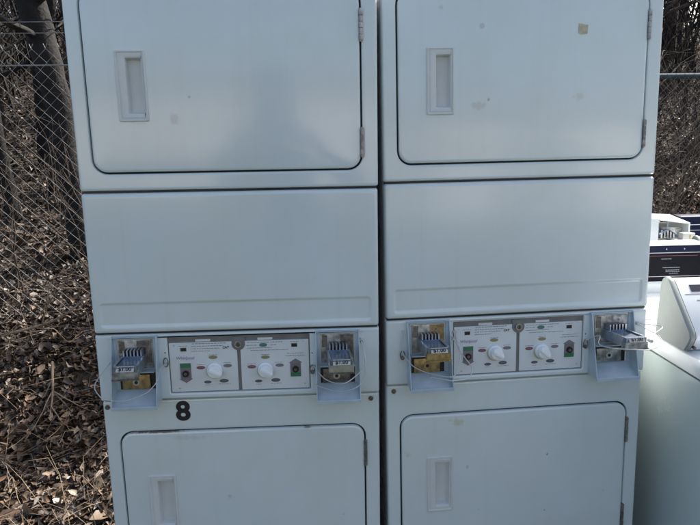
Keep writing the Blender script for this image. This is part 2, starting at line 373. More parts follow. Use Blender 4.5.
def coin_meter(root, off, u0, u1, du, kind, wires):
    """sheet-metal surround that deepens towards its sill, a coin slide pushed out of it, a lock plate and its cable"""
    z1, z0, d = .857, .692, .050; th = .0022
    mb = MB(off)
    prof = [(.000, z1), (-.010, z1), (-d, z0), (.000, z0)]
    for a, b in ((u0, u0 + th), (u1 - th, u1)): mb.prism(prof, a, b)
    mb.box(u0 + th, u1 - th, -.010, -.0003, z1 - th, z1 - .0004)                                       # top
    mb.prism([(-d + .0015, z0), (-.001, z0 + .030), (-.001, z0 + .0275), (-d + .003, z0 - .001)], u0 + th, u1 - th)      # sloping sill
    mb.prism([(-d, z0 + .0045), (-d - .0012, z0 + .003), (-d - .0012, z0 - .004), (-d + .001, z0 - .004)], u0, u1)     # rolled lip
    for a, b in ((u0 + th, u0 + th + .007), (u1 - th - .007, u1 - th)): mb.prism([(-.001, z1 - .003), (-.0028, z1 - .003), (-.0028, z0 + .03), (-.001, z0 + .03)], a, b)
    mb.box(u0 + .009, u1 - .009, -.022, -.0003, .7700, .7722)                                          # shelf between slide and vault
    met = mb.build('coin_meter', M['hous'], root, sharp=25)
    ix0, ix1 = u0 + .013, u1 - .013
    mb = MB(off); mb.mat(0).box(ix0, ix1, -.0032, -.0005, .7745, .8480, .0008)
    mb.mat(1).box(ix0 + (.045 if kind != 'dark' else .048), ix1 - .002, -.0038, -.003, .800 if kind == 'brass' else .79, .846)
    mb.mat(2).box(ix0 + .003, ix0 + .016, -.0038, -.003, .815, .845); mb.mat(2).tube([((ix0 + ix1) / 2 + .02, -.004, .835), ((ix0 + ix1) / 2 + .02, -.0055, .835)], .003, 10)
    mb.build('mounting_plate', [M['inner'], M['brass'] if kind == 'brass' else M['inner'] if kind == 'grey' else M['dsteel'], M['dsteel']], met)
    # slide
    c0 = (u0 + u1) / 2 - .001 if kind != 'grey' else u0 + .058
    L_, hw, top = (.092, .0245, .8115)
    def sx(y): return c0 + du * (-y / .09)
    mb = MB(off)
    def skewbox(xa, xb, ya, yb, za, zb, m):
        mb.mat(m); pts = []
        for x in (xa, xb):
            for y in (ya, yb):
                for z in (za, zb): pts.append((sx(y) + x, y, z))
        mb.poly(pts, [(0, 1, 3, 2), (4, 6, 7, 5), (0, 4, 5, 1), (2, 3, 7, 6), (0, 2, 6, 4), (1, 5, 7, 3)])
    skewbox(-hw, hw, -L_ + .004, -.003, top - .020, top - .0035, 0)                 # body
    skewbox(-hw - .004, -hw + .0015, -L_ + .010, -.003, top - .022, top + .0025, 1); skewbox(hw - .0015, hw + .004, -L_ + .010, -.003, top - .022, top + .0025, 1)   # side rails
    skewbox(-hw + .0035, hw - .0035, -L_ + .014, -.030, top - .0035, top - .0015, 0)
    skewbox(-hw - .001, hw + .001, -.030, -.0270, top - .004, top + .004, 0); 
    for k in range(6):                                                             # upright coin guides
        x = -hw + .004 + k * (2 * hw - .008) / 5
        skewbox(x - .0018, x + .0018, -.028, -.010, top - .004, top + .0175, 1)
    skewbox(-hw + .004, hw - .004, -.0095, -.0065, top - .004, top + .016, 2)
    skewbox(-hw - .0045, hw + .0045, -L_ - .004, -L_ + .010, top - .027, top - .0105, 3)     # nose block
    skewbox(-hw - .0015, hw + .0015, -L_ - .0025, -L_ + .010, top - .0105, top + .001, 0)
    skewbox(-hw - .006, hw + .0055, -L_ - .006, -L_ + .0, top - .0305, top - .0272, 4)
    nose = {'brass': M['brass'], 'steel': M['inner'], 'dark': M['steel'], 'grey': M['inner']}[kind]
    sl = mb.build('coin_slide', [M['bluesteel'], M['steel'], M['dsteel'], nose, M['dsteel'] if kind != 'brass' else M['brass']], met)
    mb = MB(off); xs_ = sx(-L_) ; 
    T = Matrix.Translation((xs_ + .001, -L_ - .0030, top - .0035)) @ Matrix.Rotation(radians(-38), 4, 'X')
    mb.mat(0).box(-.0200, .0200, -.0008, .0012, -.0068, .0068, T=T)
    mb.mat(1); add_text(mb, '$1.00', .0132, (0, 0, 0), T=T @ Matrix.Translation((0, -.0013, -.0002)), bold=.00022, sx=1.0)
    mb.build('price_label', [M['label'], M['blackp']], met)
    # vault lock plate
    lx0, lx1 = (u0 + u1) / 2 - .037, (u0 + u1) / 2 + .030
    mb = MB(off); mb.mat(0).box(lx0, lx1, -.0060, -.0006, .7235, .7600, .001)
    mb.mat(1).disc((lx0 + lx1) / 2, .7415, .0085, .0085, -.0078, -.006); mb.mat(2).disc((lx0 + lx1) / 2 , .7415, .0042, .0042, -.0084, -.0078)
    mb.mat(2).box(lx0 - .006, lx1 + .012, -.0014, -.0004, .7225, .7640)
    mb.build('vault_plate', [{'brass': M['brass'], 'steel': M['brass'], 'dark': M['dsteel'], 'grey': M['inner']}[kind], M['steel'] if kind != 'brass' else M['brass'], M['black']], met)
    for w in wires:
        mb = MB(off); rw = random.Random(len(w) * 31 + int(w[0][0] * 1000)); w = [w[0]] + [(a + rw.uniform(-.002, .002), b + rw.uniform(-.002, .002), c + rw.uniform(-.002, .002)) for a, b, c in w[1:-1]] + [w[-1]]; P = smooth_path(w, 7); P = [P[0]] + [p + Vector((rw.uniform(-1, 1), 0, rw.uniform(-1, 1))) * .0004 for p in P[1:-1]] + [P[-1]]; mb.tube(P, .00125, 6)
        mb.tube([(w[0][0], w[0][1] - .001, w[0][2]), (w[0][0], w[0][1] + .010, w[0][2])], .0022, 8)
        e = w[-1]; mb.tube([(e[0], e[1] - .002, e[2]), (e[0], min(e[1] + .012, .002), e[2])], .0042, 10)
        mb.build('security_cable', M['wire'], met)
    return met

def make_dryer(idx, T, label):
    root = bpy.data.objects.new('stacked_dryer', None); COL.objects.link(root)
    root['label'] = label; root['category'] = 'dryer'; root['group'] = 'coin operated stacked dryers side by side'
    root.matrix_world = T @ Matrix.Translation((W / 2, 0, G0)); root.empty_display_size = .3
    off = (-W / 2, 0, -G0)
    E_ = M['enamel']
    # body: one wrapped sheet-metal box
    mb = MB(off)
    def plan(z, ins=0): return [(W / 2 + a * (W / 2 - ins - .003) , y, z) for a, y in ((-1, .030), (1, .030), (1, .735 - ins), (-1, .735 - ins))]
    mb.rings([plan(G0 + .09), plan(1.676), plan(1.680, .004)], cap0=True); mb.build('cabinet', M['enamel_body'], root)
    mb = MB(off); mb.box(.03, W - .03, .075, .70, G0, G0 + .0895); mb.build('base', M['blk'], root)
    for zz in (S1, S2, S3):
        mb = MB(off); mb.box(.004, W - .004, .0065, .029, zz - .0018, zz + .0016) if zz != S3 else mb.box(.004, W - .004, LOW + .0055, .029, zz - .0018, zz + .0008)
        mb.build('seam_shade', M['black'], root)  # black filler imitating the deep shade in the gap between panels
    # upper front panel with door opening
    def frame(z0, z1, dz0, dz1, y, name, my):
        mb = MB(off); B = (0, W, z0, z1); g = .0042
        hole = (DL - g, DR + g, dz0 - g, dz1 + g)
        mb.rings([rr(0, W, z0, z1, .006, y + .030), ri(B, 0, .006, y + .011), ri(B, .0008, .007, y + .0038), ri(B, .0030, .008, y + .0008), ri(B, .0055, .009, y), ri(B, .0080, .010, y),
                  ri(hole, -.007, .041, y), ri(hole, -.003, .037, y), ri(hole, -.001, .035, y + .001), ri(hole, 0, .034, y + .003), ri(hole, 0, .034, y + .024)], cap1=True)
        return mb.build(name, my, root)
    frame(S1 + .0022, 1.678, DB, DT, 0, 'upper_front_panel', E_)
    dr_off = .0
    up_m = M['enamel_door_l'] if idx == 0 else M['enamel_door_r']
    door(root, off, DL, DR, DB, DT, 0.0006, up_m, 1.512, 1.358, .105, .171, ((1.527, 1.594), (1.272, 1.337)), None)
    # access panel, slightly crowned, with a shallow pressed recess along its foot
    mb = MB(off); B = (.0012, W - .0012, S2 + .0022, S1 - .0022)
    R_ = (.023, W - .023, S2 + .011, .9365)
    mb.rings([ri(B, 0, .006, .030), ri(B, 0, .006, .010), ri(B, .0010, .007, .0020), ri(B, .0035, .008, -.0022), ri(B, .0070, .009, -.0037), ri(B, .0095, .010, -.0040), ri(B, .0115, .011, -.0040)
              ], cap1=False)
    # crowned field: rings between border and recess are flat; recess pressed 4 mm
    Bz = ri(B, .0115, .011, -.0040)
    x0, x1, z0, z1 = R_
    z0 = S2 + .0202; R2 = (x0, x1, z0, z1)
    mb.rings([Bz, ri(R2, -.0062, .007, -.0040), ri(R2, -.004, .007, -.0040), ri(R2, -.0025, .007, -.0036), ri(R2, .0005, .006, -.0018), ri(R2, .0030, .006, -.0012), ri(R2, .0055, .006, -.0012)], cap1=True)
    mb.build('access_panel', E_, root)
    # control section
    mb = MB(off); B = (.0006, W - .0006, S3 + .0012, S2 - .0018)
    hole = (.1715, .5145, .7065, .8485)
    mb.rings([ri(B, 0, .004, .030), ri(B, 0, .004, .008), ri(B, .0012, .005, .0030), ri(B, .004, .006, .0004), ri(B, .0075, .007, 0), ri(B, .010, .008, 0),
              ri(hole, -.0050, .004, 0), ri(hole, -.0028, .004, 0), ri(hole, -.0010, .003, .0010), ri(hole, 0, .002, .0030), ri(hole, 0, .002, .0080)], cap1=True)
    cp = mb.build('control_panel', E_, root)
    mid = .3415
    mb = MB(off); mb.rings([rr(.1722, .5138, .7072, .8478, .002, .0078), rr(.1722, .5138, .7072, .8478, .002, .0058)])
    mb.disc(mid, .8285, .0165, .0165, .0022, .0060, 28); mb.box(mid - .0160, mid + .0160, .0029, .0057, .8285, .8472)
    mb.build('bezel', M['band'], cp)
    for side, ua, ub in (('L', .1742, mid - .0042), ('R', mid + .0042, .5118)):
        pm, mats, U, Z = plate_printing(off, side, .0030, .8345, .7095, ua, ub, idx)
        if side == 'L':
            pm.mat(0); 
        pm.build('instruction_plate', mats, cp, sharp=20)
        fx, fz = (.655, .435) if side == 'L' else (.355, .41)
        ku, kz = U(fx), Z(fz)
        # knob: skirt and pointed grip
        mb = MB(off); n = 36; rings_ = []
        ang = radians({(0, 'L'): -28, (0, 'R'): -32, (1, 'L'): -36, (1, 'R'): -40}[(idx, side)])
        def kr(rad, y, point, pr):
            out = []
            for k in range(n):
                a = 2 * pi * k / n
                w_ = max(0., cos(a)) ** 6 * point; w2 = max(0., -cos(a)) ** 3 * pr
                R0 = rad + w_ - w2
                out.append((ku + R0 * cos(a + ang) , y, kz + R0 * sin(a + ang)))
            return out
        mb.rings([kr(.0188, .0026, .001, 0), kr(.0188, -.0030, .001, 0), kr(.0180, -.0042, .001, 0), kr(.0158, -.0050, .005, 0), kr(.0152, -.0145, .0065, .001), kr(.0144, -.0165, .0065, .001), kr(.0110, -.0175, .005, .001), kr(.002, -.0175, 0, 0)])
        T_ = Matrix.Translation((ku, 0, kz)) @ Matrix.Rotation(-ang, 4, 'Y')
        mb.box(-.013, .0185, -.0205, -.017, -.0038, .0038, .001, T=T_)
        mb.build('knob', M['knob'], cp)
        mb = MB(off)                                   # olive shadow below the knob, painted as a disc set low
        mb.disc(ku - .001, kz - .0035,   .0205, .0200, .00255, .003); mb.build('knob_shade', mat_knob_shade, cp)
        # push to start block
        su, sz0, sz1 = (U(.225), Z(.265), Z(.585)) if side == 'L' else (U(.80), Z(.245), Z(.53))
        mb = MB(off); mb.mat(0).box(su - .0130, su + .0130, .0018, .0032, sz0, sz1)
        gy = sz1 - .011 if side == 'L' else sz0
        mb.mat(1).box(su - .0122, su + .0122, .0012, .0019, gy, gy + .0105)
        zt_ = sz0 if side == 'L' else sz1; s_ = -1 if side == 'L' else 1
        mb.mat(0); o_ = [(su - .0165, zt_), (su + .0165, zt_), (su, zt_ + s_ * .0105)]
        mb.poly([(a, .0020, b) for a, b in o_] + [(a, .0031, b) for a, b in o_], [(0, 1, 2), (3, 5, 4), (0, 3, 4, 1), (1, 4, 5, 2), (2, 5, 3, 0)])
        zb_ = sz0 + (.014 if side == 'L' else .0195); mb.mat(2).disc(su, zb_, .0078, .0078, -.0030, .0018, 20); mb.mat(3).disc(su, zb_, .0038, .0038, -.0042, -.003, 16)
        mb.mat(4).box(su - .0105, su + .0105, .0010, .0019, sz0 + .0005 if side == 'L' else sz1 - .0075, sz0 + .0052 if side == 'L' else sz1 - .0015)
        mb.build('start_button', [M['greyp'], M['greenp'], M['black'], M['dsteel'], M['band']], cp)
    mb = MB(off); mb.mat(0).disc(mid, .8285, .0085, .0085, -.0035, .0022, 24); mb.mat(1).disc(mid, .8285, .0060, .0060, -.0042, -.0035, 20); mb.mat(2).box(mid - .0008, mid + .0008, -.0047, -.0042, .825, .8325)
    mb.build('lock', [M['steel'], M['dsteel'], M['black']], cp)
        # small header label strips on the grey band
    for a, b in ((.238, .274), (.388, .424)):
        mb = MB(off); mb.box(a, b, .0046, .0057, .8362, .8418); mb.build('header_strip', M['plate'], cp)
    if True:
        for uu, zz in ((.165, .812), (.520, .800)): mb = MB(off); mb.disc(uu, zz, .0016, .0016, -.0006, .0002, 10); mb.build('screw_hole', M['black'], cp)
    # coin meters
    if idx == 0:
        coin_meter(root, off, .042, .150, .002, 'steel', [[(.036, -.010, .794), (.020, -.040, .772), (.014, -.060, .753), (.025, -.066, .733), (.048, -.070, .724), (.087, -.075, .726), (.134, -.070, .738), (.157, -.060, .764), (.158, -.030, .780), (.166, -.006, .784)]])
        coin_meter(root, off, .529, .636, .007, 'dark', [[(.523, -.006, .768), (.549, -.060, .758), (.588, -.099, .756), (.623, -.075, .764), (.645, -.050, .787), (.640, -.010, .832)],
                                                       [(.531, -.052, .736), (.577, -.080, .731), (.622, -.080, .739), (.647, -.060, .760), (.646, -.040, .808), (.641, -.010, .828)]])
    else:
        coin_meter(root, off, .052, .160, .006, 'brass', [[(.042, -.010, .833), (.039, -.012, .784), (.055, -.050, .762), (.082, -.075, .750), (.128, -.100, .744), (.157, -.075, .743), (.184, -.020, .773), (.171, -.006, .808)],
                                                        [(.098, -.070, .734), (.150, -.075, .726), (.195, -.050, .721), (.212, -.030, .735), (.209, -.010, .748), (.185, -.008, .780), (.174, -.006, .825)]])
        coin_meter(root, off, .530, .643, .014, 'grey', [[(.520, -.008, .786), (.539, -.040, .806), (.519, -.070, .792), (.534, -.112, .793), (.575, -.135, .795), (.622, -.120, .789), (.672, -.090, .792), (.685, -.060, .803), (.675, -.030, .810), (.657, -.008, .821)],
                                                       [(.660, -.008, .823), (.706, -.030, .818), (.681, -.050, .810), (.655, -.075, .808), (.643, -.092, .801)]])
    for k, (uu, zz) in enumerate(((.1665, .790), (.5195, .760)) if idx == 0 else ((.040, .772), (.519, .775))):
        mb = MB(off)
        pts = [(uu + .0055 * cos(a), -.0055 , zz + .0105 * sin(a)) for a in [2 * pi * i / 16 for i in range(17)]]
        mb.tube(pts, .0014, 6); mb.disc(uu, zz - .008, .005, .005, -.006, .001, 14); 
        mb.build('cable_eyelet', M['dsteel'], cp)
    # lower unit
    frame(.165, S3 - .0022, .2085, .6015, LOW, 'lower_front_panel', E_)
    lm = M['enamel_low_l'] if idx == 0 else M['enamel_low_r']
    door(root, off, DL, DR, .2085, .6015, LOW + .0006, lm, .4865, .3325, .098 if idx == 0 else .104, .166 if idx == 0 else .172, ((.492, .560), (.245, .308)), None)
    mb = MB(off); B = (.0012, W - .0012, G0 + .085, .1610)
    mb.rings([ri(B, 0, .006, LOW + .030), ri(B, 0, .006, LOW + .010), ri(B, .0012, .008, LOW + .004), ri(B, .005, .010, LOW + .001), ri(B, .010, .012, LOW), ri(B, .014, .012, LOW)], cap1=True)
    mb.build('lower_access_panel', E_, root)
    for uu in ((.012, .664) if idx == 0 else (.019, .672)):
        mb = MB(off); zz = .6722; mb.disc(uu, zz, .0062, .0062, LOW - .0018, LOW + .0014, 20); mb.disc(uu, zz, .0040, .0040, LOW - .0030, LOW - .0018, 16)
        mb.build('screw', M['dsteel'], root)
    if idx == 0:
        mb = MB(off); add_text(mb, '8', .069, (.1955, LOW - .0006, .6535), bold=.0024, ext=.0004, sx=1.03); mb.build('number', M['blackp'], root, sharp=20)
    if idx == 1:
        mb = MB(off); T_ = Matrix.Translation((.484, -.0036, 1.5505)) @ Matrix.Rotation(radians(3), 4, 'Y')
        o_ = [(-.0115, -.010), (-.004, -.0125), (.0105, -.0105), (.0105, .010), (.003, .0095), (-.0005, .0115), (-.0125, .0118)]; n = len(o_)
        mb.poly([tuple(T_ @ Vector((a, -.0004, b))) for a, b in o_] + [tuple(T_ @ Vector((a, .0004, b))) for a, b in o_], [tuple(range(n)), tuple(reversed(range(n, 2 * n)))] + [(i, (i + 1) % n, (i + 1) % n + n, i + n) for i in range(n)])
        mb.build('tape_scrap', M['tape'], root)
    return root
mat_knob_shade = mat('knob_shade_olive', (.50, .49, .33), .5)
make_dryer(0, Matrix.Identity(4), 'white stacked dryer with a black 8 painted below its controls')
T1 = (Matrix.Translation((W + .0208, .0198, .6068)) @ Euler((radians(-1.535), radians(-.353), radians(2.988)), 'XYZ').to_matrix().to_4x4() @ Matrix.Translation((0, 0, -.6)))
make_dryer(1, T1, 'white stacked dryer with a scrap of tan tape on its upper door')

# ------------------------------------------------------------------ washers
def add_cover(mb, w, d, z0, z1, lid, sb=0):
    """top cover with rounded rim; plan in x,y. origin at left back corner: x 0..w, y 0(back)..-d(front)"""
    def loop(ins, z, r):
        return [(p[0], p[2], z) for p in rr(ins, w - ins, -d + ins, sb - ins, max(r - ins, .002), 0, 5)]
    mb.rings([loop(-.004, z0, .03), loop(-.005, z0 + .012, .03), loop(-.003, z1 - .022, .03), loop(.003, z1 - .009, .03), loop(.012, z1 - .002, .03), loop(.024, z1, .03), loop(.03, z1, .03)], cap0=True)
def make_washer_light(name, loc, label, group, d=.66, sb=0):
    """white washer with a sloped white control console at its back"""
    w = .686
    root = empty(name, loc, label, 'washing machine', group)
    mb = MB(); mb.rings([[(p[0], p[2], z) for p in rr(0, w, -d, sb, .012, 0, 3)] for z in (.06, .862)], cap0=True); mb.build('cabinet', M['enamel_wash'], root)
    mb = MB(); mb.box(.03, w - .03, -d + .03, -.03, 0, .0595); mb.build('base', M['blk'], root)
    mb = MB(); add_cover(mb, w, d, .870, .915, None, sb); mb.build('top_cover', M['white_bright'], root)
    mb = MB(); mb.rings([[(p[0], p[2], z) for p in rr(.045, w - .045, -d + .05, -.20, .03, 0, 5)] for z in (.9155, .926)] + [[(p[0], p[2], .929) for p in rr(.049, w - .049, -d + .054, -.204, .026, 0, 5)]]); mb.build('lid', M['white_bright'], root)
    # console: side profile (y,z); end caps are a moulded plate, the face a panel between
    prof = [(-.006, .917), (-.001, .930), (-.008, 1.060), (-.014, 1.076), (-.026, 1.083), (-.040, 1.081), (-.048, 1.074), (-.152, .968), (-.156, .955), (-.150, .940), (-.135, .9175)]
    cons = MB(); cons.prism([(y, z) for y, z in prof[:]], .018, w - .018)
    c = cons.build('console', M['white_bright'], root, sharp=40)
    for xa, xb in ((0, .016), (w - .016, w)):
        e = MB(); P = [(y, z) for y, z in prof]; cy = -.07; cz = .98
        ring = lambda x, k: [(x, cy + (y - cy) * k, cz + (z - cz) * k) for y, z in P]
        e.rings([ring(xa, 1.0), ring(xa + .003, 1.035), ring(xb - .003, 1.035), ring(xb, 1.0)], cap0=True); e.build('end_cap', M['endcap'], c, sharp=40)
    # face details on the sloped plane
    a = Vector((0, -.048, 1.074)); b = Vector((0, -.152, .968)); dn = (b - a); L = dn.length; dn.normalize(); nrm = Vector((0, dn.z, -dn.y)); 
    if nrm.y > 0: nrm = -nrm
    def strip(x0, x1, t0, t1, h, m, nm):
        q = MB(); pts = []
        for x in (x0, x1):
            for t in (t0, t1):
                for hh in (-.0005, h): pts.append(tuple(Vector((x, 0, 0)) + a + dn * (t * L) + nrm * hh))
        q.poly(pts, [(0, 1, 3, 2), (4, 6, 7, 5), (0, 4, 5, 1), (2, 3, 7, 6), (0, 2, 6, 4), (1, 5, 7, 3)])
        return q.build(nm, m, c)
    strip(.050, w - .04, .05, .19, .0012, M['navy'], 'display')
    strip(.030, w - .03, .235, .250, .0006, M['greyp'], 'trim_line')
    q = MB(); rnd = random.Random(4); x = .055
    while x < w - .06:
        l = rnd.uniform(.008, .022)
        pts = [tuple(Vector((xx, 0, 0)) + a + dn * (t * L) + nrm * hh) for xx in (x, x + l) for t in (.36, .382) for hh in (-.0003, .0005)]
        q.poly(pts, [(0, 1, 3, 2), (4, 6, 7, 5), (0, 4, 5, 1), (2, 3, 7, 6), (0, 2, 6, 4), (1, 5, 7, 3)]); x += l + .005
    q.build('printing', M['textp'], c)
    q = MB(); q.tube([(.020, -.140, .928), (.020, -.150, .926)], .004, 10); q.build('screw', M['dsteel'], c)
    return root
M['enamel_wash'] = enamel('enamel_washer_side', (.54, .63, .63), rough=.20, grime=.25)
M['endcap'] = mat('endcap_plastic', (.25, .28, .275), .42, var=.03, scale=30)
gW = 'used top load washers behind the dryers'
make_washer_light('top_load_washer', (1.472, .160, G0), 'white washer with a sloped white console, nearest the camera beside the right dryer', gW, .66, .10)
make_washer_light('top_load_washer', (1.972, .842, G0), 'white washer with a pale console end, right of the black console washer', gW, .56)

def make_washer_dark():
    w, d = .51, .46
    root = empty('top_load_washer', (1.398, .735, G0), 'washer with a wide black control console and a sunlit white lid', 'washing machine', gW)
    mb = MB(); mb.rings([[(p[0], p[2], z) for p in rr(0, w, -d, 0, .012, 0, 3)] for z in (.06, .862)], cap0=True); mb.build('cabinet', M['enamel_wash'], root)
    mb = MB(); mb.box(.03, w - .03, -d + .03, -.03, 0, .0595); mb.build('base', M['blk'], root)
    mb = MB(); add_cover(mb, w, d, .870, .912, None); mb.build('top_cover', M['white_bright'], root)
    mb = MB(); mb.rings([[(p[0], p[2], z) for p in rr(.03, w - .03, -d + .04, -.135, .03, 0, 5)] for z in (.9125, .919)] + [[(p[0], p[2], .921) for p in rr(.033, w - .033, -d + .043, -.138, .026, 0, 5)]]); mb.build('lid', M['white_bright'], root)
    mb = MB(); mb.prism([(-.002, .913), (-.002, 1.075), (-.020, 1.088), (-.070, 1.088), (-.090, 1.082), (-.112, .955), (-.118, .948), (-.118, .913)], .0, w)
    c = mb.build('console', M['white_bright'], root, sharp=30)
    a = Vector((0, -.0905, 1.080)); b = Vector((0, -.1122, .955)); dn = (b - a); L = dn.length; dn.normalize(); nrm = Vector((0, dn.z, -dn.y))
    if nrm.y > 0: nrm = -nrm
    def strip(q, x0, x1, t0, t1, h0, h1):
        pts = [tuple(Vector((x, 0, 0)) + a + dn * (t * L) + nrm * hh) for x in (x0, x1) for t in (t0, t1) for hh in (h0, h1)]
        q.poly(pts, [(0, 1, 3, 2), (4, 6, 7, 5), (0, 4, 5, 1), (2, 3, 7, 6), (0, 2, 6, 4), (1, 5, 7, 3)])
    q = MB(); q.mat(0); strip(q, .002, w - .002, .0, .985, -.0005, .002)
    q.mat(1); strip(q, .002, w - .002, .02, .17, .0021, .0028)
    q.mat(2); strip(q, .002, w - .002, .185, .205, .0021, .0030); strip(q, .002, w - .002, .845, .855, .0021, .0026)
    q.mat(4); strip(q, .002, w - .03, .275, .285, .0021, .0026)
    q.mat(3)
    for x in (.30, .365, .43): strip(q, x, x + .004, .075, .115, .0028, .0032)
    rnd = random.Random(7)
    for t, x0, x1 in ((.36, .348, .385), (.60, .352, .415), (.67, .362, .412), (.715, .362, .412), (.76, .375, .408), (.60, .05, .12), (.66, .05, .10), (.68, .295, .303)):
        x = x0
        while x < x1: l = rnd.uniform(.004, .009); strip(q, x, min(x + l, x1), t, t + .013, .0021, .0026); x += l + .0015
    q.build('control_face', [M['blk'], M['navy'], M['silver'], M['textw'], M['red']], c)
make_washer_dark()

def make_washer_coin():
    w, d = .686, .58
    root = empty('top_load_washer', (2.035, 1.455, G0), 'washer with a chrome coin slide box on its top and a navy console, farthest back', 'washing machine', gW)
    mb = MB(); mb.rings([[(p[0], p[2], z) for p in rr(0, w, -d, 0, .012, 0, 3)] for z in (.06, .862)], cap0=True); mb.build('cabinet', M['enamel_wash'], root)
    mb = MB(); mb.box(.03, w - .03, -d + .03, -.03, 0, .0595); mb.build('base', M['blk'], root)
    mb = MB(); add_cover(mb, w, d, .870, .915, None); mb.build('top_cover', M['white_bright'], root)
    # coin box: white housing open to the front
    x0, x1, yf, yb, z0, z1 = .002, .190, -.200, -.030, .9155, 1.1
    mb = MB()
    mb.prism([(yb, z0), (yb, z1 + .004), (yf, z1 - .004), (yf - .002, z1 - .012), (yf - .012, z0)], x0, x0 + .040)
    mb.prism([(yb, z0), (yb, z1 - .006), (yf, z1 - .026), (yf - .012, z0)], x1 - .007, x1)
    mb.poly([(x0 + .0402, yb, z1 + .003), (x1, yb, z1 - .005), (x1, yf - .001, z1 - .025), (x0 + .0402, yf - .001, z1 - .005),
             (x0 + .0402, yb, z1 - .004), (x1, yb, z1 - .012), (x1, yf - .001, z1 - .031), (x0 + .0402, yf - .001, z1 - .011)], [(0, 1, 2, 3), (7, 6, 5, 4), (0, 4, 5, 1), (1, 5, 6, 2), (2, 6, 7, 3), (3, 7, 4, 0)])
    mb.box(x0 + .0402, x1 - .0102, yf - .006, yb, z0, z0 + .012); mb.box(x0 + .0402, x1 - .0102, yb - .006, yb - .0002, z0 + .0122, z1 - .045)
    b = mb.build('coin_box', M['white_bright'], root, sharp=25)
    ix0, ix1 = x0 + .042, x1 - .012
    mb = MB(); mb.mat(0).box(ix0, ix1, yf + .040, yf + .046, z0 + .014, z1 - .05); mb.mat(1).box(ix0, ix1, yf + .005, yf + .040, z0 + .055, z0 + .060)
    mb.mat(2).box(ix0 + .004, ix0 + .070, yf + .010, yf + .038, z0 + .062, z0 + .068)
    for k in range(5): mb.mat(1).box(ix0 + .016 + k * .014, ix0 + .024 + k * .014, yf + .004, yf + .030, z0 + .092, z0 + .126 + .004 * (k % 2))
    mb.mat(1).tube([(ix0 + .006, yf + .004, z0 + .112), (ix0 + .05, yf - .004, z0 + .132), (ix0 + .085, yf + .002, z0 + .110)], .0045, 8)
    mb.mat(2).box(ix0 + .004, ix1 - .02, yf + .02, yf + .036, z0 + .070, z0 + .088)
    mb.build('coin_mechanism', [M['inner'], M['steel'], M['dsteel']], b)
    mb = MB(); mb.mat(0).box(ix0 + .035, ix1 - .005, yf - .075, yf + .02, z0 + .086, z0 + .096, .002); mb.mat(1).box(ix1 - .065, ix1 - .010, yf - .080, yf - .045, z0 + .0965, z0 + .124, .002)
    mb.mat(2).box(ix1 - .036, ix1 - .030, yf - .0815, yf - .0801, z0 + .099, z0 + .115)
    mb.build('coin_slide', [M['steel'], M['label'], M['brass']], b)
    mb = MB(); mb.prism([(-.02, .9155), (-.02, 1.085), (-.05, 1.096), (-.115, 1.090), (-.165, .985), (-.165, .9155)], .196, w)
    c = mb.build('console', M['navy'], root, sharp=30)
    mb = MB(); mb.tube([(.198, -.112, 1.0935), (w, -.112, 1.0935)], .0028, 6); mb.tube([(.198, -.133, 1.056), (w, -.133, 1.056)], .0016, 6); mb.tube([(.198, -.145, 1.032), (w, -.145, 1.032)], .0010, 6)
    mb.build('trim_line', M['silver'], c)
    return root
make_washer_coin()

